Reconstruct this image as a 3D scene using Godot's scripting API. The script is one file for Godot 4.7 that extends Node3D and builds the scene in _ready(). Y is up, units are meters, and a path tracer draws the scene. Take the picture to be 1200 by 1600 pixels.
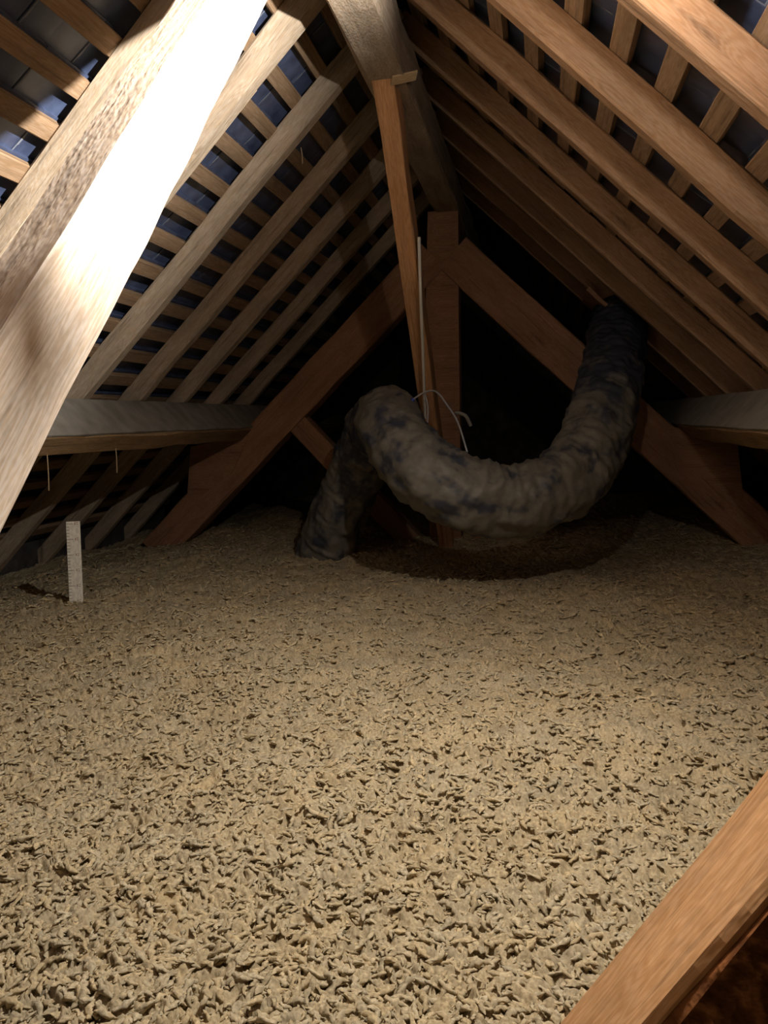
extends Node3D
# A loft under a tiled roof, lit by one bare bulb that hangs just above the frame.

const SN := 0.6934
const CS := 0.7206
const CL := 1.15          # left slope: distance of the rafter undersides from the camera
const CR := 0.553         # right slope
const RD := 0.070         # rafter depth
const FLOOR_Y := -0.60
const LAMP := Vector3(0.078, 0.643, -1.05)

const LAMP_COLOUR := Color(1.0, 0.98, 0.95)
const SPILL := 0.17
const BEAM := 7.5
const DOWN := 1.55

var rng := RandomNumberGenerator.new()
var mats := {}
var used_names := {}
var fl_a := FastNoiseLite.new()
var fl_b := FastNoiseLite.new()
var fl_c := FastNoiseLite.new()
var wob_noise := FastNoiseLite.new()

# ---------------------------------------------------------------- basics
func lin(r: float, g: float, b: float) -> Color:
	return Color(r, g, b).linear_to_srgb()

func numbered(called: String) -> String:
	if not used_names.has(called):
		used_names[called] = 0
		return called
	used_names[called] += 1
	return "%s_%03d" % [called, used_names[called]]

func tag(o: Node, label: String, category: String, group := "", kind := "") -> Node:
	o.set_meta("label", label)
	if category != "": o.set_meta("category", category)
	if group != "": o.set_meta("group", group)
	if kind != "": o.set_meta("kind", kind)
	return o

func base(called: String, where := Vector3.ZERO) -> Node3D:
	var o := Node3D.new()
	o.name = numbered(called)
	add_child(o)
	o.position = where
	return o

func obj(called: String, mesh: Mesh, m: Material, parent: Node = null, where := Vector3.ZERO) -> MeshInstance3D:
	var o := MeshInstance3D.new()
	o.mesh = mesh
	if m: o.material_override = m
	o.cast_shadow = GeometryInstance3D.SHADOW_CASTING_SETTING_ON
	if parent == null:
		o.name = numbered(called)
		add_child(o)
	else:
		o.name = called
		parent.add_child(o, true)
	o.position = where
	return o

func pl(s: float, c: float, z: float) -> Vector3:      # left slope: s up the slope, c outwards, z along the ridge
	return Vector3(CS * s - SN * c, SN * s + CS * c, z)

func pr(s: float, c: float, z: float) -> Vector3:      # right slope
	return Vector3(-CS * s + SN * c, SN * s + CS * c, z)

# ---------------------------------------------------------------- mesh helpers
func tri(st: SurfaceTool, a: Vector3, b: Vector3, c: Vector3, n: Vector3, ua := Vector2.ZERO, ub := Vector2.ZERO, uc := Vector2.ZERO) -> void:
	if (b - a).cross(c - a).dot(n) > 0.0:
		var t := b; b = c; c = t
		var u := ub; ub = uc; uc = u
	st.set_normal(n); st.set_uv(ua); st.add_vertex(a)
	st.set_normal(n); st.set_uv(ub); st.add_vertex(b)
	st.set_normal(n); st.set_uv(uc); st.add_vertex(c)

func quad(st: SurfaceTool, a: Vector3, b: Vector3, c: Vector3, d: Vector3, inside: Vector3, ua := Vector2.ZERO, ub := Vector2.ZERO, uc := Vector2.ZERO, ud := Vector2.ZERO) -> void:
	var n := (c - a).cross(d - b)
	if n.length_squared() < 1e-16: return
	n = n.normalized()
	if n.dot((a + b + c + d) * 0.25 - inside) < 0.0: n = -n
	tri(st, a, b, c, n, ua, ub, uc)
	tri(st, a, c, d, n, ua, uc, ud)

func new_st() -> SurfaceTool:
	var st := SurfaceTool.new()
	st.begin(Mesh.PRIMITIVE_TRIANGLES)
	return st

# A sawn timber from A to B: w along `side`, h across it; chamfered edges, slightly wavy
func add_beam(st: SurfaceTool, A: Vector3, B: Vector3, w: float, h: float, side: Vector3, seg := 6, wob := 0.0015, ch := 0.004, sd := 0.0, ch2 := -1.0) -> void:
	var d := (B - A)
	var ln := d.length()
	d /= ln
	var s := (side - d * side.dot(d)).normalized()
	var t := d.cross(s)
	var c2 := ch if ch2 < 0.0 else ch2        # chamfer of the +s,-t corner
	var prof := [Vector2(-w/2+ch, -h/2), Vector2(w/2-c2, -h/2), Vector2(w/2, -h/2+c2), Vector2(w/2, h/2-ch), Vector2(w/2-ch, h/2), Vector2(-w/2+ch, h/2), Vector2(-w/2, h/2-ch), Vector2(-w/2, -h/2+ch)]
	var per := [0.0]
	for k in 8: per.append(per[k] + (prof[(k + 1) % 8] - prof[k]).length())
	var rings := []
	for i in seg + 1:
		var x := ln * i / float(seg)
		var c := A + d * x
		var r := []
		for k in 8:
			var q: Vector2 = prof[k]
			var j := int(k / 2.0) * 17.3 + sd * 31.7
			r.append(c + s * (q.x + wob * 2.0 * wob_noise.get_noise_2d(x * 3.0, j)) + t * (q.y + wob * 2.0 * wob_noise.get_noise_2d(x * 3.0 + 90.0, j)))
		rings.append(r)
	for i in seg:
		var c := A + d * (ln * (i + 0.5) / seg)
		var u0 := ln * i / float(seg) + sd * 0.37
		var u1 := ln * (i + 1) / float(seg) + sd * 0.37
		for k in 8:
			var k2 := (k + 1) % 8
			quad(st, rings[i][k], rings[i][k2], rings[i+1][k2], rings[i+1][k], c, Vector2(u0, per[k] + sd), Vector2(u0, per[k+1] + sd), Vector2(u1, per[k+1] + sd), Vector2(u1, per[k] + sd))
	for e in [0, seg]:
		var c2v: Vector3 = A + d * (ln * e / float(seg))
		var n: Vector3 = -d if e == 0 else d
		for k in range(1, 7):
			tri(st, rings[e][0], rings[e][k], rings[e][k+1], n, Vector2(sd, sd), Vector2(sd + prof[k].x * 0.2, sd + prof[k].y), Vector2(sd + prof[k+1].x * 0.2, sd + prof[k+1].y))

func beam(A: Vector3, B: Vector3, w: float, h: float, side: Vector3, seg := 6, wob := 0.0015, ch := 0.004, sd := 0.0, ch2 := -1.0) -> ArrayMesh:
	var st := new_st()
	add_beam(st, A, B, w, h, side, seg, wob, ch, sd, ch2)
	st.generate_tangents()
	return st.commit()

# extruded outline (in X,Y), from z0 to z1
func extrude(outline: PackedVector2Array, z0: float, z1: float) -> ArrayMesh:
	var st := new_st()
	var mid := Vector2.ZERO
	for p in outline: mid += p / outline.size()
	var idx := Geometry2D.triangulate_polygon(outline)
	for z in [z0, z1]:
		var n := Vector3(0, 0, 1 if z == maxf(z0, z1) else -1)
		for k in range(0, idx.size(), 3):
			var a := outline[idx[k]]; var b := outline[idx[k+1]]; var c := outline[idx[k+2]]
			tri(st, Vector3(a.x, a.y, z), Vector3(b.x, b.y, z), Vector3(c.x, c.y, z), n, a, b, c)
	for k in outline.size():
		var a := outline[k]; var b := outline[(k + 1) % outline.size()]
		quad(st, Vector3(a.x, a.y, z0), Vector3(b.x, b.y, z0), Vector3(b.x, b.y, z1), Vector3(a.x, a.y, z1), Vector3(mid.x, mid.y, (z0 + z1) / 2), Vector2(0, 0), Vector2((b - a).length(), 0), Vector2((b - a).length(), z1 - z0), Vector2(0, z1 - z0))
	st.generate_tangents()
	return st.commit()

# a tube along points
func add_tube(st: SurfaceTool, pts: Array, r: float, sides := 8, sm := 6) -> void:
	var cv := Curve3D.new()
	for i in pts.size():
		var p: Vector3 = pts[i]
		var tg := Vector3.ZERO
		if i > 0 and i < pts.size() - 1: tg = (pts[i+1] - pts[i-1]) / 6.0
		cv.add_point(p, -tg, tg)
	var n := (pts.size() - 1) * sm
	var ref := Vector3(0.31, 0.2, 0.93)
	var last := []
	for i in n + 1:
		var f := i / float(sm)
		var p := cv.samplef(f)
		var d := (cv.samplef(minf(f + 0.05, pts.size() - 1)) - cv.samplef(maxf(f - 0.05, 0))).normalized()
		var a := (ref - d * ref.dot(d)).normalized()
		ref = a
		var b := d.cross(a)
		var ring := []
		for k in sides:
			var t := TAU * k / sides
			ring.append([p + (a * cos(t) + b * sin(t)) * r, a * cos(t) + b * sin(t)])
		if i > 0:
			for k in sides:
				var k2 := (k + 1) % sides
				for q in [[last[k], last[k2], ring[k2]], [last[k], ring[k2], ring[k]]]:
					var nn: Vector3 = (q[1][0] - q[0][0]).cross(q[2][0] - q[0][0])
					if nn.dot(q[0][1]) > 0.0: q = [q[0], q[2], q[1]]
					for v in q:
						st.set_normal(v[1]); st.set_uv(Vector2.ZERO); st.add_vertex(v[0])
		last = ring

func tube(pts: Array, r: float, sides := 8, sm := 6) -> ArrayMesh:
	var st := new_st()
	add_tube(st, pts, r, sides, sm)
	return st.commit()

# lathe about Y: profile of (radius, y)
func lathe(prof: Array, sides := 20) -> ArrayMesh:
	var st := new_st()
	for i in prof.size() - 1:
		for k in sides:
			var t0 := TAU * k / sides
			var t1 := TAU * (k + 1) / sides
			var p0: Vector2 = prof[i]; var p1: Vector2 = prof[i + 1]
			quad(st, Vector3(p0.x * cos(t0), p0.y, p0.x * sin(t0)), Vector3(p0.x * cos(t1), p0.y, p0.x * sin(t1)), Vector3(p1.x * cos(t1), p1.y, p1.x * sin(t1)), Vector3(p1.x * cos(t0), p1.y, p1.x * sin(t0)), Vector3(0, (p0.y + p1.y) / 2, 0))
	return st.commit()

# ---------------------------------------------------------------- materials
func wood_maps(sd: int) -> Array:
	var na := FastNoiseLite.new(); na.seed = sd; na.frequency = 0.05; na.fractal_octaves = 4
	var nb := FastNoiseLite.new(); nb.seed = sd + 7; nb.frequency = 0.012; nb.fractal_octaves = 3
	var nc := FastNoiseLite.new(); nc.seed = sd + 13; nc.frequency = 0.09; nc.fractal_octaves = 2
	var ga: Image = na.get_seamless_image(40, 512); ga.resize(512, 512, Image.INTERPOLATE_CUBIC)
	var gb: Image = nb.get_seamless_image(256, 512); gb.resize(512, 512, Image.INTERPOLATE_CUBIC)
	var gc: Image = nc.get_seamless_image(512, 512)
	var col := Image.create(512, 512, false, Image.FORMAT_RGB8)
	var hgt := Image.create(512, 512, false, Image.FORMAT_RGB8)
	for y in 512:
		for x in 512:
			var a := ga.get_pixel(x, y).r
			var b := gb.get_pixel(x, y).r
			var c := gc.get_pixel(x, y).r
			var g := 0.5 + 0.5 * sin((a * 3.0 + b * 5.0) * TAU)
			var v := 0.84 + 0.07 * g + 0.16 * (b - 0.5) + 0.07 * (c - 0.5)
			if a < 0.30: v -= (0.30 - a) * 0.7
			v = clampf(v, 0.0, 1.0)
			col.set_pixel(x, y, Color(v, v * (0.96 + 0.04 * g), v * (0.90 + 0.10 * g)))
			var h := clampf(0.5 + 0.35 * (a - 0.5) + 0.3 * (c - 0.5), 0, 1)
			hgt.set_pixel(x, y, Color(h, h, h))
	hgt.bump_map_to_normal_map(2.5)
	return [ImageTexture.create_from_image(col), ImageTexture.create_from_image(hgt)]

func wood(key: String, maps: Array, c: Color, rough := 0.8, nscale := 0.6, sc := Vector3(0.9, 2.6, 1)) -> StandardMaterial3D:
	var m := StandardMaterial3D.new()
	m.albedo_color = c
	m.albedo_texture = maps[0]
	m.normal_enabled = true
	m.normal_texture = maps[1]
	m.normal_scale = nscale
	m.roughness = rough
	m.metallic_specular = 0.3
	m.uv1_scale = sc
	mats[key] = m
	return m

func flat(key: String, c: Color, rough := 0.7, spec := 0.4) -> StandardMaterial3D:
	var m := StandardMaterial3D.new()
	m.albedo_color = c
	m.roughness = rough
	m.metallic_specular = spec
	mats[key] = m
	return m

func noise_tex(sd: int, freq: float, stops: Array, sz := 512, normal := false, bump := 4.0) -> NoiseTexture2D:
	var n := FastNoiseLite.new(); n.seed = sd; n.frequency = freq; n.fractal_octaves = 4
	var t := NoiseTexture2D.new()
	t.width = sz; t.height = sz; t.seamless = true; t.noise = n
	t.generate_mipmaps = false
	if normal:
		t.as_normal_map = true; t.bump_strength = bump
	else:
		var g := Gradient.new()
		g.offsets = PackedFloat32Array(); g.colors = PackedColorArray()
		var off := PackedFloat32Array(); var cl := PackedColorArray()
		for s in stops:
			off.append(s[0]); cl.append(s[1])
		g.offsets = off; g.colors = cl
		t.color_ramp = g
	return t

func make_materials() -> void:
	var wa := wood_maps(3)
	var wb := wood_maps(41)
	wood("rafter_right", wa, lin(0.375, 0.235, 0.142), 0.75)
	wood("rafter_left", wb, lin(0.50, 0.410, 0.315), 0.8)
	wood("batten", wb, lin(0.30, 0.205, 0.13), 0.85, 0.5, Vector3(0.7, 3.0, 1))
	wood("truss", wa, lin(0.40, 0.225, 0.135), 0.75)
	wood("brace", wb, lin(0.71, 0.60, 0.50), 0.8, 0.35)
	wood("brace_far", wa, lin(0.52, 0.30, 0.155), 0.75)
	wood("strut", wa, lin(0.62, 0.36, 0.18), 0.75, 0.8)
	wood("ridge", wb, lin(0.40, 0.325, 0.25), 0.9, 1.2, Vector3(1.2, 3.0, 1))
	wood("purlin", wb, lin(0.36, 0.24, 0.13), 0.9, 0.8)
	wood("lath", wb, lin(0.55, 0.42, 0.27), 0.85)
	var dust := flat("dust", lin(0.30, 0.275, 0.235), 1.0, 0.1)
	dust.albedo_texture = noise_tex(5, 0.02, [[0.0, Color(0.75, 0.74, 0.72)], [0.5, Color(0.9, 0.9, 0.9)], [1.0, Color(1, 1, 1)]], 256)
	dust.uv1_triplanar = true; dust.uv1_world_triplanar = true; dust.uv1_scale = Vector3(2, 2, 2)
	var tile := flat("tile", lin(0.060, 0.080, 0.145), 0.36, 0.6)
	tile.albedo_texture = noise_tex(8, 0.012, [[0.0, Color(0.62, 0.62, 0.66)], [0.45, Color(0.85, 0.85, 0.86)], [0.8, Color(1, 1, 1)], [1.0, Color(1.0, 0.98, 0.95)]], 512)
	tile.uv1_triplanar = true; tile.uv1_world_triplanar = true; tile.uv1_scale = Vector3(3, 3, 3)
	var bark := flat("bark", lin(0.34, 0.155, 0.062), 0.95, 0.2)
	bark.albedo_texture = noise_tex(71, 0.03, [[0.0, Color(0.45, 0.4, 0.38)], [0.5, Color(0.6, 0.55, 0.5)], [0.75, Color(0.85, 0.8, 0.75)], [1.0, Color(1, 1, 1)]], 512)
	bark.normal_enabled = true; bark.normal_texture = noise_tex(71, 0.03, [], 512, true, 8.0)
	bark.uv1_triplanar = true; bark.uv1_scale = Vector3(3, 3, 3)
	flat("cement", lin(0.17, 0.185, 0.22), 0.7, 0.3)
	var wall := flat("wall", lin(0.10, 0.09, 0.085), 0.95, 0.2)
	wall.albedo_texture = noise_tex(15, 0.03, [[0.0, Color(0.6, 0.6, 0.6)], [1.0, Color(1, 1, 1)]], 256)
	wall.uv1_triplanar = true; wall.uv1_world_triplanar = true
	# blown fibre
	var fib := flat("fibre", Color.WHITE, 1.0, 0.05)
	fib.vertex_color_use_as_albedo = true
	fib.albedo_texture = noise_tex(61, 0.06, [[0.0, Color(0.62, 0.60, 0.56)], [0.35, Color(0.86, 0.85, 0.84)], [0.7, Color(1, 1, 1)], [1.0, Color(1, 1, 1)]], 512)
	fib.normal_enabled = true
	fib.normal_texture = noise_tex(62, 0.05, [], 512, true, 5.0)
	fib.normal_scale = 0.8
	fib.uv1_triplanar = true; fib.uv1_world_triplanar = true; fib.uv1_scale = Vector3(4.5, 4.5, 4.5)
	flat("white_plastic", lin(0.55, 0.53, 0.48), 0.5)
	flat("wire_grey", lin(0.27, 0.27, 0.28), 0.5)
	flat("clip_grey", lin(0.13, 0.125, 0.11), 0.8)
	flat("blue_tape", lin(0.03, 0.06, 0.35), 0.4)
	flat("black_plastic", lin(0.02, 0.02, 0.022), 0.4)
	flat("brass", lin(0.5, 0.36, 0.14), 0.35)
	mats["brass"].metallic = 0.9
	var bulb := flat("bulb", lin(0.9, 0.88, 0.82), 0.3)
	bulb.emission_enabled = true
	bulb.emission = lin(1.0, 0.88, 0.72)
	bulb.emission_energy_multiplier = 8.0

# ---------------------------------------------------------------- camera, light
func make_view() -> void:
	var cam := Camera3D.new()
	cam.name = "camera"
	cam.keep_aspect = Camera3D.KEEP_HEIGHT
	cam.fov = rad_to_deg(2.0 * atan(800.0 / 1165.09))
	cam.near = 0.02
	cam.rotation_order = EULER_ORDER_YXZ
	cam.rotation_degrees = Vector3(-7.067, 11.9045, -1.468)
	add_child(cam)
	cam.current = true
	var e := Environment.new()
	e.background_mode = Environment.BG_COLOR
	e.background_color = Color(0, 0, 0)
	e.tonemap_mode = Environment.TONE_MAPPER_LINEAR
	e.tonemap_exposure = 1.0
	e.sdfgi_enabled = true
	e.ssao_enabled = true
	e.ssil_enabled = true
	var we := WorldEnvironment.new()
	we.name = "world_environment"
	we.environment = e
	add_child(we)

func make_lamp() -> void:
	var l := base("hanging_bulb_lamp", LAMP)
	tag(l, "bare round bulb with a pull cord, hanging on a black flex", "lamp")
	var prof := []
	for k in 13:
		var t := PI * k / 12.0
		prof.append(Vector2(0.027 * sin(t), -0.027 * cos(t)))
	obj("bulb", lathe(prof), mats["bulb"], l)
	obj("lamp_holder", lathe([Vector2(0, 0.028), Vector2(0.016, 0.028), Vector2(0.019, 0.034), Vector2(0.019, 0.06), Vector2(0.008, 0.075), Vector2(0, 0.076)]), mats["black_plastic"], l)
	var top := Vector3(-0.10, 0.30, -0.02)
	obj("flex", tube([Vector3(0, 0.074, 0), Vector3(-0.01, 0.15, 0), Vector3(-0.05, 0.24, -0.01), top], 0.0035), mats["black_plastic"], l)
	var kb := Vector3(-0.100, -0.092, 0.075)
	obj("pull_cord", tube([Vector3(-0.019, 0.045, 0.0), Vector3(-0.085, 0.05, 0.06), kb + Vector3(0, 0.12, 0), kb], 0.0008, 5, 5), mats["black_plastic"], l)
	obj("pull_knob", lathe([Vector2(0, 0.023), Vector2(0.003, 0.021), Vector2(0.006, 0.0), Vector2(0.008, -0.013), Vector2(0.006, -0.018), Vector2(0, -0.019)], 14), mats["black_plastic"], l, kb)
	var o := OmniLight3D.new()
	o.name = "bulb_light"
	o.light_color = LAMP_COLOUR
	o.light_energy = SPILL
	o.light_size = 0.010
	o.omni_range = 12.0
	o.omni_attenuation = 2.0
	o.shadow_enabled = true
	l.add_child(o)
	# the diodes throw most of their light to the left: one lobe up at the rafters, one down over the floor
	for lobe in [[BEAM, 77.0, 0.45, Vector3(-0.77, 0.53, 0.26)], [DOWN, 85.0, 1.0, Vector3(-0.60, -0.75, 0.25)]]:
		var sp := SpotLight3D.new()
		sp.name = "bulb_lobe"
		sp.light_color = LAMP_COLOUR
		sp.light_energy = lobe[0]
		sp.light_size = 0.010
		sp.spot_range = 12.0
		sp.spot_attenuation = 2.0
		sp.spot_angle = lobe[1]
		sp.spot_angle_attenuation = lobe[2]
		sp.shadow_enabled = true
		l.add_child(sp, true)
		sp.look_at(sp.global_position + lobe[3], Vector3.UP)

# ---------------------------------------------------------------- roof
func tile_mesh(w: float, ln: float, th: float) -> ArrayMesh:
	# lies in XZ: x across, z down the slope from 0, y outwards; a chamfered slab with a slight camber
	var st := new_st()
	var nx := 2
	var b := 0.002
	for i in nx:
		var x0 := -w / 2 + w * i / nx
		var x1 := -w / 2 + w * (i + 1) / nx
		var y0 := 0.0015 if i == 1 else 0.0
		var y1 := 0.0015 if i == 0 else 0.0
		var c := Vector3((x0 + x1) / 2, th / 2, ln / 2)
		quad(st, Vector3(x0, y0, 0), Vector3(x1, y1, 0), Vector3(x1, y1, ln), Vector3(x0, y0, ln), c)
		quad(st, Vector3(x0, y0 + th, 0), Vector3(x1, y1 + th, 0), Vector3(x1, y1 + th, ln), Vector3(x0, y0 + th, ln), c)
		quad(st, Vector3(x0, y0, 0), Vector3(x1, y1, 0), Vector3(x1, y1 + th, 0), Vector3(x0, y0 + th, 0), c)
		quad(st, Vector3(x0, y0, ln), Vector3(x1, y1, ln), Vector3(x1, y1 + th, ln), Vector3(x0, y0 + th, ln), c)
	for s in [-1, 1]:
		quad(st, Vector3(s * w / 2, 0, 0), Vector3(s * w / 2, 0, ln), Vector3(s * w / 2, th, ln), Vector3(s * w / 2, th, 0), Vector3(0, th / 2, ln / 2))
	var am := st.commit()
	am.surface_set_material(0, mats["tile"])
	# a thin line of cement squeezed out along the joint and the lower batten
	var s2 := new_st()
	var xe := w / 2 - 0.002
	var inner := Vector3(xe, 0.004, ln / 2)
	var zs := [0.048, 0.075, 0.10, 0.128]
	for i in 3:
		var wa: float = [0.004, 0.0055, 0.0035][i]
		quad(s2, Vector3(xe - wa, -0.0012, zs[i]), Vector3(xe, -0.0012, zs[i]), Vector3(xe, -0.0012, zs[i+1]), Vector3(xe - wa, -0.0012, zs[i+1]), inner)
	quad(s2, Vector3(xe - 0.05, -0.0012, 0.118), Vector3(xe - 0.004, -0.0012, 0.116), Vector3(xe - 0.004, -0.0012, 0.120), Vector3(xe - 0.05, -0.0012, 0.121), inner)
	s2.commit(am)
	am.surface_set_material(1, mats["cement"])
	return am

func make_slope(left: bool) -> void:
	var called := "roof_left" if left else "roof_right"
	var r := base(called)
	tag(r, "left roof slope of dark tiles hung on sawn battens" if left else "right roof slope of dark tiles hung on sawn battens", "roof", "", "structure")
	var c0 := (CL if left else CR) + RD
	var s_top := 0.50 if left else 1.12
	var s_low := -2.05 if left else -1.45
	var gauge := 0.1164 if left else 0.1216
	var s0 := 0.123 + 0.024 if left else 0.119 + 0.024
	var k0 := int(ceil((s_low - s0) / gauge))
	var k1 := int(floor((s_top + 0.01 - s0) / gauge))
	var z_near := 1.3
	var z_far := -6.0
	var bt := 0.020
	var bm := []
	for v in 3:
		bm.append(beam(Vector3(0, 0, z_near), Vector3(0, 0, z_far), 0.048, bt, pl(1, 0, 0) if left else pr(1, 0, 0), 14, 0.0018, 0.0015, v * 3.1 + (0.0 if left else 1.7)))
	var tm := tile_mesh(0.168, 0.265, 0.012)
	var far := new_st()
	var n := pl(0, 1, 0) if left else pr(0, 1, 0)
	var tilt := 0.105
	var count := 0
	for k in range(k0, k1 + 1):
		var s := s0 + gauge * k
		var p := pl(s, c0 + bt / 2, 0) if left else pr(s, c0 + bt / 2, 0)
		obj("batten", bm[posmod(k, 3)], mats["batten"], r, p)
		var z := z_far + (0.086 if posmod(k, 2) == 0 else 0.0) + rng.randf() * 0.01
		var down := (pl(-1, 0, 0) if left else pr(-1, 0, 0))
		while z < z_near:
			var head := (pl(s + 0.030, c0 + bt, z) if left else pr(s + 0.030, c0 + bt, z))
			var dn := (down * cos(tilt) + n * sin(tilt)).rotated(Vector3(0, 0, 1), rng.randf_range(-0.006, 0.006))
			dn = (dn + Vector3(0, 0, rng.randf_range(-0.008, 0.008))).normalized()
			var xx := Vector3(0, 0, -1.0 if left else 1.0)
			xx = (xx - dn * xx.dot(dn)).normalized()
			var yy := dn.cross(xx)
			if yy.dot(n) < 0.0:
				xx = -xx; yy = dn.cross(xx)
			var tf := Transform3D(Basis(xx, yy, dn), head + n * rng.randf() * 0.002)
			var seen := z < -0.95 and z > -3.75 and (s > (-0.75 if left else -0.25))
			if seen and count < 298:
				var o := obj("roof_tile", tm, null, r)
				o.transform = tf
				count += 1
			else:
				far.append_from(tm, 0, tf)
			z += 0.171
	var fo := obj("outer_tiles", far.commit(), mats["tile"], r)
	fo.set_meta("kind", "stuff")

func make_rafters() -> void:
	var lz := [-3.92, -3.54, -3.155, -2.775, -2.395, -2.012, -1.63]
	var llab := ["dim left rafter just beyond the far truss", "dim left rafter tight beside the far truss", "dim left rafter, last clear one before the far truss", "brown left rafter, third from the glaring brace counting into the dark",
		"brown left rafter, second from the glaring brace counting into the dark", "whitened left rafter whose lower end disappears behind the glaring brace", "tan left rafter on the viewer's side of the glaring brace"]
	var lm := []
	for v in 3:
		lm.append(beam(Vector3.ZERO, pl(-2.80, 0, 0), 0.042, RD, Vector3(0, 0, 1), 12, 0.003, 0.003, v * 2.3 + 0.4))
	for i in lz.size():
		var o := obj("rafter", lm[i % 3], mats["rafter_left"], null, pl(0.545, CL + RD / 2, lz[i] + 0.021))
		tag(o, llab[i], "rafter", "common rafters of the left slope")
	var rz := [-4.02, -3.635, -3.25, -2.868, -2.485, -2.10, -1.716, -1.333, -0.95]
	var rlab := ["nearly black right rafter just beyond the far truss", "nearly black right rafter tight beside the far truss", "very dark right rafter above the top of the duct", "dark right rafter, fifth one down from the top right corner",
		"dim brown right rafter, fourth one down from the top right corner", "orange-brown right rafter, third one down from the top right corner", "well lit orange right rafter, second one down from the top right corner", "broad bright orange right rafter, cutting across the top right corner", "orange right rafter just outside the top right corner"]
	var rm := []
	for v in 3:
		rm.append(beam(Vector3.ZERO, pr(-2.80, 0, 0), 0.042, RD, Vector3(0, 0, 1), 12, 0.003, 0.004, v * 2.9 + 5.1))
	for i in rz.size():
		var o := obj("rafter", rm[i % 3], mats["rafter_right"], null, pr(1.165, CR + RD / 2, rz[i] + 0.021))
		tag(o, rlab[i], "rafter", "common rafters of the right slope")

func make_timbers() -> void:
	# ridge beam, its right lower edge waney
	var A := Vector3(-0.425, 1.035, 1.2)
	var rb := obj("ridge_beam", beam(Vector3.ZERO, Vector3(0, 0, -7.1), 0.115, 0.17, Vector3(1, 0, 0), 40, 0.005, 0.008, 2.0, 0.035), mats["ridge"], null, A)
	tag(rb, "grey dusty ridge beam running along the peak of the roof", "beam")
	# purlins, set square to the slope
	for left in [true, false]:
		var drop := 0.0 if left else 0.045
		var s_face := CS * -1.555 + SN * 0.10 if left else CS * (-0.695) + SN * 0.10 - drop
		var pd := 0.172
		var wd := 0.085
		var o := base("purlin", (pl(s_face - wd / 2, CL - pd / 2 - 0.008, 1.2) if left else pr(s_face - wd / 2, CR - pd / 2 - 0.008, 1.2)))
		var up := pl(1, 0, 0) if left else pr(1, 0, 0)
		obj("timber", beam(Vector3.ZERO, Vector3(0, 0, -7.1), wd, pd, up, 40, 0.004, 0.006, 7.0 + (0.0 if left else 3.0)), mats["purlin"], o)
		var d := obj("dust_layer", beam(up * (wd / 2 + 0.005), up * (wd / 2 + 0.005) + Vector3(0, 0, -7.1), 0.008, pd - 0.008, up, 60, 0.002, 0.0015, 11.0), mats["dust"], o)
		d.set_meta("label", "grey dust lying on the upper face")
		tag(o, ("dusty grey purlin under the left rafters, above the measuring stick" if left else "dusty grey purlin stub below the right rafters at the picture edge"), "beam", "purlins")
	# the two braces that prop the ridge
	var nb := base("ridge_brace", Vector3(-0.5025, -0.17, -0.52))
	var nd := Vector3(0, 0.731, -0.683)
	var up_n := Vector3(0, 0.683, 0.731)
	# upper edge line passes (y .14, z -.642); lower edge .114 below it
	var mid := Vector3(-0.5025, 0.14, -0.642) - up_n * 0.059
	var p0 := mid - nd * 0.44
	var p1 := mid + nd * 1.20
	nb.position = p0
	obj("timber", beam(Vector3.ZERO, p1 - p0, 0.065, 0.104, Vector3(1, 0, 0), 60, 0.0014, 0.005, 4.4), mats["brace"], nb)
	tag(nb, "glaring overexposed timber brace slanting up across the left side", "brace", "ridge braces")
	var fb := base("ridge_brace", Vector3(-0.43, -0.62, -3.45))
	var fd := Vector3(0, 1.533, 1.24).normalized()
	var up_f := Vector3(0, -0.629, 0.777)            # the face that looks at the camera
	var f1 := Vector3(-0.43, 0.945, -2.18) - up_f * 0.045
	var f0 := f1 - fd * 2.0
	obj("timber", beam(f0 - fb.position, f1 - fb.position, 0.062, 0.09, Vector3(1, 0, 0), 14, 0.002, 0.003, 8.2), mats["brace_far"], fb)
	var sh := obj("shim", beam(Vector3.ZERO, Vector3(0.066, 0.020, -0.03), 0.035, 0.006, Vector3(0, 0.2, 1), 3, 0.001, 0.002, 1.3), mats["lath"], fb, Vector3(-0.405, 0.935, -2.17) - fb.position)
	sh.set_meta("label", "pale wooden shim at the top")
	tag(fb, "slim orange brace slanting down from the ridge to the duct", "brace", "ridge braces")
	# strut close to the viewer
	var ud := Vector3(0.538, 0.843, 0)
	var nn := Vector3(-0.843, 0.538, 0)
	var q := Vector3(0.015, -0.539, -0.57) - nn * 0.065
	var st_o := base("truss_strut", q - ud * 0.30)
	obj("timber", beam(Vector3.ZERO, ud * 1.18, 0.10, 0.13, Vector3(0, 0, 1), 40, 0.0012, 0.006, 6.6), mats["strut"], st_o)
	var be := obj("waney_edge", beam(Vector3(0, 0, 0.053) - nn * 0.003, Vector3(0, 0, 0.053) - nn * 0.003 + ud * 1.18, 0.010, 0.124, Vector3(0, 0, 1), 120, 0.005, 0.003, 16.6), mats["bark"], st_o)
	be.set_meta("label", "rough dark brown bark on the near side")
	tag(st_o, "broad orange timber strut crossing the bottom right corner", "strut")

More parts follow.
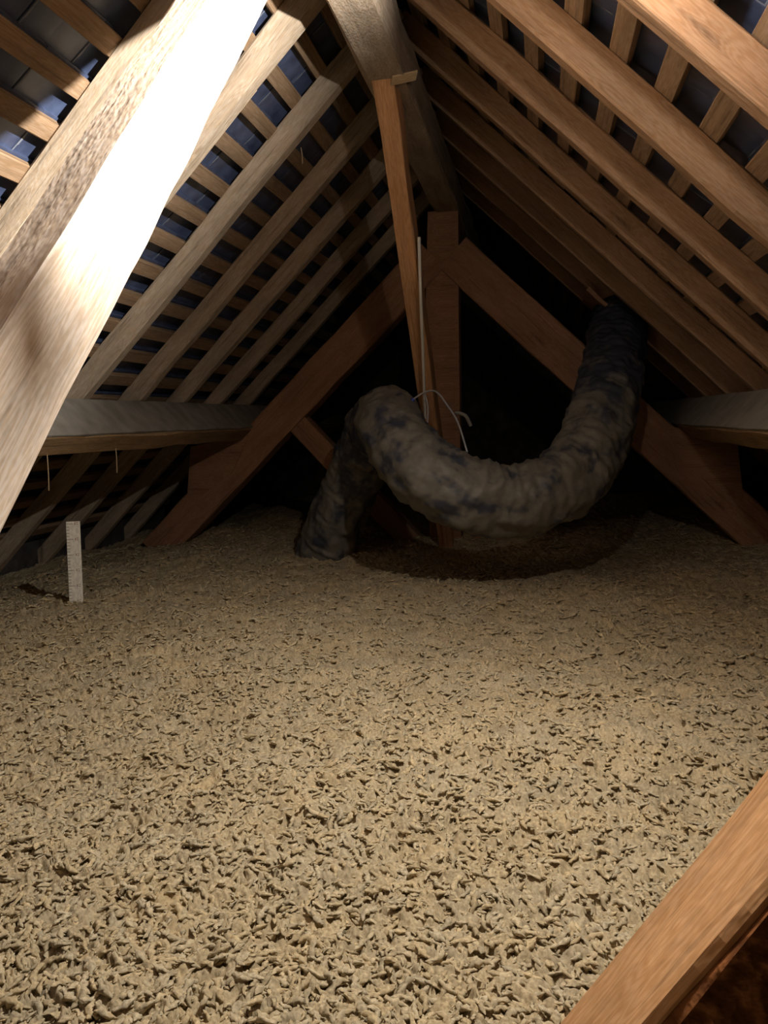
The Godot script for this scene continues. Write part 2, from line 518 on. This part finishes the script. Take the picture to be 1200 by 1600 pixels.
func make_truss() -> void:
	var z1 := -3.6
	var z0 := -3.72
	var t := base("roof_truss", Vector3(-0.45, FLOOR_Y - 0.05, z1))
	var off := -t.position
	var kp := extrude(PackedVector2Array([Vector2(-0.535, -0.66), Vector2(-0.378, -0.66), Vector2(-0.376, 0.52), Vector2(-0.372, 0.96), Vector2(-0.515, 0.96), Vector2(-0.533, 0.52)]), z0 + 0.01, z1 - 0.01)
	obj("king_post", kp, mats["truss"], t, off)
	obj("principal_rafter", beam(Vector3(-0.50, 0.765, (z0 + z1) / 2), Vector3(-2.03, -0.68, (z0 + z1) / 2), 0.12, 0.175, Vector3(0, 0, 1), 14, 0.003, 0.005, 3.0), mats["truss"], t, off)
	obj("principal_rafter", beam(Vector3(-0.40, 0.765, (z0 + z1) / 2), Vector3(1.10, -0.68, (z0 + z1) / 2), 0.12, 0.185, Vector3(0, 0, 1), 14, 0.003, 0.005, 9.0), mats["truss"], t, off)
	obj("strut", beam(Vector3(-1.24, 0.035, -3.66), Vector3(-0.52, -0.73, -3.66), 0.09, 0.105, Vector3(0, 0, 1), 8, 0.002, 0.004, 5.0), mats["truss"], t, off)
	obj("strut", beam(Vector3(0.34, 0.035, -3.66), Vector3(-0.38, -0.73, -3.66), 0.09, 0.105, Vector3(0, 0, 1), 8, 0.002, 0.004, 1.0), mats["truss"], t, off)
	var cl := extrude(PackedVector2Array([Vector2(-1.775, -0.115), Vector2(-1.45, -0.06), Vector2(-1.55, -0.25), Vector2(-1.80, -0.42), Vector2(-1.815, -0.41)]), z0 + 0.01, z1 + 0.004)
	obj("cleat", cl, mats["truss"], t, off)
	var cr2 := extrude(PackedVector2Array([Vector2(0.86, -0.115), Vector2(0.55, -0.06), Vector2(0.65, -0.25), Vector2(0.89, -0.42), Vector2(0.90, -0.41)]), z0 + 0.01, z1 + 0.004)
	obj("cleat", cr2, mats["truss"], t, off)
	tag(t, "dark orange king post truss of heavy timbers at the far end", "truss")

# ---------------------------------------------------------------- floor of blown fibre
func floor_height(x: float, z: float) -> float:
	var h := FLOOR_Y + 0.030 * fl_a.get_noise_2d(x, z)
	h += 0.011 * fl_b.get_noise_2d(x, z)
	if x < -1.65: h -= 0.05 * smoothstep(-1.65, -2.2, x)
	return h

func make_floor() -> void:
	fl_a.seed = 21; fl_a.frequency = 1.3; fl_a.fractal_octaves = 3
	fl_b.seed = 22; fl_b.frequency = 14.0; fl_b.fractal_octaves = 3
	fl_c.seed = 23; fl_c.frequency = 48.0; fl_c.fractal_octaves = 3
	var crack := FastNoiseLite.new(); crack.seed = 31; crack.frequency = 26.0; crack.fractal_octaves = 2
	var where := FastNoiseLite.new(); where.seed = 32; where.frequency = 17.0; where.fractal_octaves = 2
	var tone := FastNoiseLite.new(); tone.seed = 33; tone.frequency = 9.0; tone.fractal_octaves = 4
	var nx := 600
	var rows := []
	var z := 1.25
	while z > -6.0:
		rows.append(z)
		if z > 0.25: z -= 0.05
		elif z > -0.42: z -= 0.008
		else: z -= clampf(0.0056 * -z, 0.003, 0.05)
	var verts := PackedVector3Array(); var cols := PackedColorArray(); var idx := PackedInt32Array()
	for j in rows.size():
		var zz: float = rows[j]
		var mid := clampf(0.21 * zz, -1.0, 0.1)
		var half := clampf(0.16 + 0.60 * -zz, 0.4, 1.9)
		var xa := maxf(-2.30, mid - half)
		var xb := minf(1.44, mid + half)
		for i in nx:
			var x := 0.0
			if i < 30: x = lerpf(-2.36, xa, i / 30.0)
			elif i > nx - 31: x = lerpf(xb, 1.50, (i - (nx - 31)) / 30.0)
			else: x = lerpf(xa, xb, (i - 30) / float(nx - 61))
			var f := fl_c.get_noise_2d(x, zz)
			var c := smoothstep(0.13, 0.0, absf(crack.get_noise_2d(x, zz))) * smoothstep(-0.02, 0.22, where.get_noise_2d(x, zz))
			verts.append(Vector3(x, floor_height(x, zz) + 0.010 * f - 0.016 * c, zz))
			var k := 0.90 + 0.22 * tone.get_noise_2d(x, zz)
			var w := 0.03 * tone.get_noise_2d(x * 0.5 + 30.0, zz * 0.5)
			cols.append(Color((0.50 + w) * k, 0.410 * k, (0.26 - w) * k))
	for j in rows.size() - 1:
		for i in nx - 1:
			var a := j * nx + i
			idx.append_array(PackedInt32Array([a, a + nx, a + 1, a + 1, a + nx, a + nx + 1]))
	var arr := []
	arr.resize(Mesh.ARRAY_MAX)
	arr[Mesh.ARRAY_VERTEX] = verts; arr[Mesh.ARRAY_COLOR] = cols; arr[Mesh.ARRAY_INDEX] = idx
	var am := ArrayMesh.new()
	am.add_surface_from_arrays(Mesh.PRIMITIVE_TRIANGLES, arr)
	var st := SurfaceTool.new()
	st.create_from(am, 0)
	st.generate_normals()
	var o := obj("floor", st.commit(), mats["fibre"])
	tag(o, "loft floor buried under tan blown fibre insulation", "floor", "", "structure")
	make_tufts()

func tuft_mesh(sd: int) -> ArrayMesh:
	# a torn, curled lump of felted fibre: a short bent noodle, uneven in thickness
	var r := RandomNumberGenerator.new(); r.seed = sd
	var nz := FastNoiseLite.new(); nz.seed = sd; nz.frequency = 1.0; nz.fractal_octaves = 2
	var verts := PackedVector3Array(); var idx := PackedInt32Array()
	var rings := 7
	var sides := 7
	var curl := r.randf_range(0.5, 2.2) * (1.0 if r.randf() < 0.5 else -1.0)
	var arch := r.randf_range(-0.2, 0.5)
	var p := Vector3(-0.5, 0, 0)
	var ang := -curl * 0.5
	for i in rings:
		var f := i / float(rings - 1)
		var d := Vector3(cos(ang), arch * (0.5 - f), sin(ang)).normalized()
		var a := d.cross(Vector3.UP).normalized()
		var b := a.cross(d)
		var rad := 0.145 * sqrt(maxf(0.0, 1.0 - pow(2.0 * f - 1.0, 4.0))) * (0.8 + 0.9 * nz.get_noise_2d(f * 5.0, 5.0)) + 0.012
		for k in sides:
			var t := TAU * k / sides
			var q := rad * (1.0 + 1.1 * nz.get_noise_3d(f * 6.0, cos(t) * 2.0, sin(t) * 2.0))
			verts.append(p + (a * cos(t) + b * sin(t) * 0.55) * q)
		p += d * (1.0 / (rings - 1))
		ang += curl / (rings - 1)
	for i in rings - 1:
		for k in sides:
			var q := i * sides + k
			var q2 := i * sides + (k + 1) % sides
			idx.append_array(PackedInt32Array([q, q2, q + sides, q2, q2 + sides, q + sides]))
	var arr := []
	arr.resize(Mesh.ARRAY_MAX)
	arr[Mesh.ARRAY_VERTEX] = verts; arr[Mesh.ARRAY_INDEX] = idx
	var am := ArrayMesh.new()
	am.add_surface_from_arrays(Mesh.PRIMITIVE_TRIANGLES, arr)
	var st := SurfaceTool.new()
	st.create_from(am, 0)
	st.generate_normals()
	return st.commit()

func make_tufts() -> void:
	var n_per := 17000
	for v in 3:
		var mm := MultiMesh.new()
		mm.transform_format = MultiMesh.TRANSFORM_3D
		mm.use_colors = true
		mm.mesh = tuft_mesh(100 + v)
		mm.instance_count = n_per
		for i in n_per:
			# even per unit of distance: more of them close to the viewer
			var z := -0.45 * pow(4.4 / 0.45, rng.randf())
			if i % 7 == 0: z = rng.randf_range(-0.45, 0.25)
			var half := 0.35 + 0.62 * absf(z)
			var x := rng.randf_range(-0.21 * -z - half, -0.21 * -z + half)
			x = clampf(x, -2.2, 1.40)
			var sc := rng.randf_range(0.010, 0.034) * (1.0 + 0.08 * -z)
			var b := Basis.from_euler(Vector3(rng.randf_range(-0.5, 0.5), rng.randf() * TAU, rng.randf_range(-0.5, 0.5))).scaled(Vector3(sc, sc * rng.randf_range(0.7, 1.1), sc))
			mm.set_instance_transform(i, Transform3D(b, Vector3(x, floor_height(x, z) + rng.randf_range(-0.006, 0.003), z)))
			var k := rng.randf_range(0.88, 1.12)
			var wm := rng.randf_range(-0.02, 0.02)
			mm.set_instance_color(i, Color((0.52 + wm) * k, 0.430 * k, (0.275 - wm) * k))
		var o := MultiMeshInstance3D.new()
		o.multimesh = mm
		o.material_override = mats["fibre"]
		o.name = numbered("loose_fibre_insulation")
		add_child(o)
		tag(o, ["shredded tan fibre tufts covering the loft floor", "paler curled fibre tufts strewn over the loft floor", "short torn fibre flakes strewn over the loft floor"][v], "insulation", "", "stuff")

# ---------------------------------------------------------------- duct
func make_duct() -> void:
	var pts := [Vector3(-0.984, -0.659, -3.22), Vector3(-0.944, -0.551, -3.2), Vector3(-0.859, -0.385, -3.15), Vector3(-0.755, -0.194, -3.1), Vector3(-0.656, -0.042, -3.0), Vector3(-0.577, 0.001, -2.83), Vector3(-0.508, -0.056, -2.62), Vector3(-0.416, -0.15, -2.5), Vector3(-0.287, -0.229, -2.45), Vector3(-0.123, -0.28, -2.5), Vector3(0.045, -0.252, -2.58), Vector3(0.174, -0.13, -2.75), Vector3(0.25, 0.065, -3.0), Vector3(0.318, 0.29, -3.4), Vector3(0.348, 0.412, -3.63)]
	var cv := Curve3D.new()
	for i in pts.size():
		var tg := Vector3.ZERO
		if i > 0 and i < pts.size() - 1: tg = (pts[i+1] - pts[i-1]) / 6.0
		cv.add_point(pts[i], -tg, tg)
	var ln := cv.get_baked_length()
	var ns := 420
	var nk := 56
	var nz := FastNoiseLite.new(); nz.seed = 77; nz.frequency = 1.0; nz.fractal_octaves = 3
	var W := 1024
	var H := 256
	var img := Image.create(W, H, false, Image.FORMAT_RGB8)
	var verts := PackedVector3Array(); var uvs := PackedVector2Array(); var idx := PackedInt32Array()
	var ref := Vector3(0, 0, 1)
	for i in ns + 1:
		var x := ln * i / ns
		var p := cv.sample_baked(x, true)
		var d := (cv.sample_baked(minf(x + 0.01, ln), true) - cv.sample_baked(maxf(x - 0.01, 0), true)).normalized()
		var a := (ref - d * ref.dot(d)).normalized()
		ref = a
		var b := d.cross(a)
		var frac := x / ln
		var rr := 0.118
		rr += 0.006 * nz.get_noise_2d(x * 2.2, 3.0)
		for k in nk + 1:
			var t := TAU * k / nk
			var cx := cos(t); var sx := sin(t)
			var spiral := sin((x / 0.042) * TAU + t)
			var fold := nz.get_noise_3d(x * 9.0, cx * 1.1, sx * 1.1)
			var fine := nz.get_noise_3d(x * 30.0 + 5.0, cx * 2.0, sx * 2.0)
			var ridge := 1.0 - absf(nz.get_noise_3d(x * 5.0 + 40.0, cx * 0.9 + 7.0, sx * 0.9)) * 2.0
			var q := rr + 0.0012 * spiral + 0.014 * fold + 0.006 * fine + 0.012 * maxf(ridge, 0.0) - 0.004
			verts.append(p + (a * cx + b * sx) * q)
			uvs.append(Vector2(frac, k / float(nk)))
	for i in ns:
		for k in nk:
			var q := i * (nk + 1) + k
			idx.append_array(PackedInt32Array([q, q + 1, q + nk + 1, q + 1, q + nk + 2, q + nk + 1]))
	# dust lies in patches over the dark film of the sleeve, thick on the sagging length, thin on the riser
	for px in W:
		var fr := px / float(W)
		var x := fr * ln
		var cover := 0.50
		if fr < 0.30: cover = lerpf(0.80, 0.40, fr / 0.30)
		elif fr < 0.72: cover = 0.72
		else: cover = lerpf(0.50, 0.12, clampf((fr - 0.72) / 0.12, 0, 1))
		for py in H:
			var t := TAU * py / H
			var cx := cos(t); var sx := sin(t)
			var m := 0.5 + 0.75 * nz.get_noise_3d(x * 7.0 + 20.0, cx * 1.3, sx * 1.3) + 0.28 * nz.get_noise_3d(x * 40.0, cx * 4.0 + 3.0, sx * 4.0)
			var k := smoothstep(1.0 - cover - 0.22, 1.0 - cover + 0.26, m)
			var g := 0.9 + 0.2 * nz.get_noise_3d(x * 60.0 + 9.0, cx * 6.0, sx * 6.0)
			var dk := Vector3(0.034, 0.038, 0.054)
			var du := Vector3(0.140, 0.130, 0.106) * g
			var c := dk.lerp(du, k)
			img.set_pixel(px, py, lin(c.x, c.y, c.z))
	var arr := []
	arr.resize(Mesh.ARRAY_MAX)
	arr[Mesh.ARRAY_VERTEX] = verts; arr[Mesh.ARRAY_TEX_UV] = uvs; arr[Mesh.ARRAY_INDEX] = idx
	var am := ArrayMesh.new()
	am.add_surface_from_arrays(Mesh.PRIMITIVE_TRIANGLES, arr)
	var st := SurfaceTool.new()
	st.create_from(am, 0)
	st.generate_normals()
	var m := flat("duct", Color.WHITE, 0.55, 0.4)
	m.albedo_texture = ImageTexture.create_from_image(img)
	var o := base("flexible_duct", Vector3(-0.944, FLOOR_Y, -3.2))
	obj("sleeve", st.commit(), m, o, -o.position)
	# collar where it meets the roof
	var up: Vector3 = (pts[14] - pts[13]).normalized()
	var cs := new_st()
	add_tube(cs, [pts[14] - up * 0.05, pts[14] + up * 0.005], 0.130, 28, 3)
	obj("collar", cs.commit(), mats["black_plastic"], o, -o.position)
	var bd := obj("vent_board", beam(Vector3.ZERO, pr(-0.36, 0, 0), 0.36, 0.016, Vector3(0, 0, 1), 6, 0.003, 0.003, 2.2), mats["truss"], null, pr(0.055 + 0.18, CR - 0.012, -3.68))
	tag(bd, "dim brown board below the rafters at the top end of the duct", "board")
	tag(o, "dusty grey flexible ventilation duct sagging in a U before the truss", "duct")

func make_small_things() -> void:
	# measuring stick
	var img := Image.create(64, 512, false, Image.FORMAT_RGB8)
	var nz := FastNoiseLite.new(); nz.seed = 4; nz.frequency = 0.03
	for y in 512:
		for x in 64:
			var g := 0.80 + 0.10 * nz.get_noise_2d(x * 2.0, y)
			img.set_pixel(x, y, Color(g, g * 0.97, g * 0.90))
	for k in 34:
		var y := 10 + k * 15
		img.fill_rect(Rect2i(0, y, 30 if k % 5 == 0 else 14, 3), Color(0.5, 0.47, 0.43))
		if k % 5 == 0:
			img.fill_rect(Rect2i(38, y - 5, 4, 12), Color(0.55, 0.42, 0.38))
			img.fill_rect(Rect2i(46, y - 5, 8, 3), Color(0.55, 0.42, 0.38))
			img.fill_rect(Rect2i(46, y + 4, 8, 3), Color(0.55, 0.42, 0.38))
	var mm := flat("stick", Color.WHITE, 0.6)
	mm.albedo_texture = ImageTexture.create_from_image(img)
	var st := new_st()
	var w := 0.044; var h := 0.36; var th := 0.004
	var c := Vector3(0, h / 2, 0)
	quad(st, Vector3(-w/2, 0, th/2), Vector3(w/2, 0, th/2), Vector3(w/2, h, th/2), Vector3(-w/2, h, th/2), c, Vector2(0, 1), Vector2(1, 1), Vector2(1, 0), Vector2(0, 0))
	quad(st, Vector3(-w/2, 0, -th/2), Vector3(w/2, 0, -th/2), Vector3(w/2, h, -th/2), Vector3(-w/2, h, -th/2), c)
	for s in [-1, 1]:
		quad(st, Vector3(s*w/2, 0, -th/2), Vector3(s*w/2, 0, th/2), Vector3(s*w/2, h, th/2), Vector3(s*w/2, h, -th/2), c)
	quad(st, Vector3(-w/2, h, -th/2), Vector3(w/2, h, -th/2), Vector3(w/2, h, th/2), Vector3(-w/2, h, th/2), c)
	var o := obj("measuring_stick", st.commit(), mm, null, Vector3(-1.545, -0.675, -2.21))
	o.rotation_degrees = Vector3(-4, 38, -2.0)
	tag(o, "white measuring stick standing upright in the insulation", "ruler")
	# white cable down the slim brace
	var cb := obj("cable", tube([Vector3(-0.382, 0.581, -2.47), Vector3(-0.390, 0.431, -2.53), Vector3(-0.409, 0.235, -2.685), Vector3(-0.421, 0.099, -2.78), Vector3(-0.425, 0.0, -2.82)], 0.0055, 8, 5), mats["white_plastic"])
	tag(cb, "straight white cable hanging along the slim orange brace", "cable")
	var wr := base("wire", Vector3(-0.45, 0.06, -2.7))
	obj("loop", tube([Vector3(-0.452, 0.068, -2.7), Vector3(-0.412, 0.092, -2.70), Vector3(-0.365, 0.095, -2.68), Vector3(-0.319, 0.047, -2.62), Vector3(-0.273, -0.017, -2.55), Vector3(-0.235, -0.115, -2.47)], 0.0035, 6, 5), mats["wire_grey"], wr, -wr.position)
	obj("loop", tube([Vector3(-0.413, 0.093, -2.71), Vector3(-0.394, 0.043, -2.68), Vector3(-0.39, -0.05, -2.62)], 0.0032, 6, 5), mats["wire_grey"], wr, -wr.position)
	var bt := obj("blue_end", tube([Vector3(-0.475, 0.045, -2.69), Vector3(-0.462, 0.058, -2.695), Vector3(-0.448, 0.070, -2.70)], 0.008, 8, 3), mats["blue_tape"], wr, -wr.position)
	bt.set_meta("label", "blue end of the wire")
	obj("clip", tube([Vector3(-0.285, 0.017, -2.60), Vector3(-0.250, 0.006, -2.58), Vector3(-0.232, -0.030, -2.58)], 0.0065, 8, 4), mats["clip_grey"], wr, -wr.position)
	tag(wr, "thin grey wire looping above the sagging duct", "wire")
	# a loose clump of fibre
	var cst := new_st()
	for i in 5:
		cst.append_from(tuft_mesh(300 + i), 0, Transform3D(Basis.from_euler(Vector3(i * 0.4, i * 1.3, 0.2)).scaled(Vector3.ONE * 0.055), Vector3(0.02 * sin(i * 2.0), 0.02, 0.02 * cos(i * 2.0))))
	var fm := flat("clump", lin(0.36, 0.30, 0.20), 1.0, 0.05)
	var cl := obj("fibre_clump", cst.commit(), fm, null, Vector3(0.075, floor_height(0.075, -3.35), -3.35))
	tag(cl, "pale clump of fibre lying below the bend of the duct", "insulation")
	# straws caught on the timbers
	var sm: Material = mats["lath"]
	var spots := [[Vector3(-1.44, -0.075, -2.35), Vector3(0.004, -0.085, 0.01), "short straw hanging from the left purlin"], [Vector3(-1.47, -0.08, -2.02), Vector3(-0.004, -0.11, 0.0), "straw hanging from the left purlin beside the glaring brace"], [Vector3(-0.715, 0.83, -2.30), Vector3(0.006, -0.05, 0.01), "pale splinter hanging off a left rafter"]]
	for s in spots:
		var so := obj("straw", tube([Vector3.ZERO, s[1] * 0.5 + Vector3(0.002, 0, 0.001), s[1]], 0.0016, 5, 3), sm, null, s[0])
		tag(so, s[2], "straw", "straws caught on the timbers")

func make_walls() -> void:
	for far in [true, false]:
		var z := -6.0 if far else 1.3
		var z2 := -6.15 if far else 1.45
		var m := extrude(PackedVector2Array([Vector2(-2.6, -0.9), Vector2(1.75, -0.9), Vector2(1.75, -0.55), Vector2(-0.43, 1.55), Vector2(-2.6, -0.55)]), z, z2)
		var o := obj("wall_back" if far else "wall_front", m, mats["wall"])
		tag(o, "dark gable wall in the shadows behind the truss" if far else "plain gable wall behind the viewer", "wall", "", "structure")
	for left in [true, false]:
		var x := -2.42 if left else 1.50
		var o := obj("wall_left" if left else "wall_right", beam(Vector3(x, -0.72, 1.3), Vector3(x, -0.72, -6.0), 0.12, 0.5, Vector3(1, 0, 0), 4, 0.0, 0.004, 0.0), mats["wall"])
		tag(o, "low wall head in the dark under the left eaves" if left else "low wall head in the dark under the right eaves", "wall", "", "structure")

func _ready() -> void:
	rng.seed = 20240611
	wob_noise.seed = 9; wob_noise.frequency = 1.0; wob_noise.fractal_octaves = 2
	make_view()
	make_materials()
	make_lamp()
	make_walls()
	make_slope(true)
	make_slope(false)
	make_rafters()
	make_timbers()
	make_truss()
	make_floor()
	make_duct()
	make_small_things()
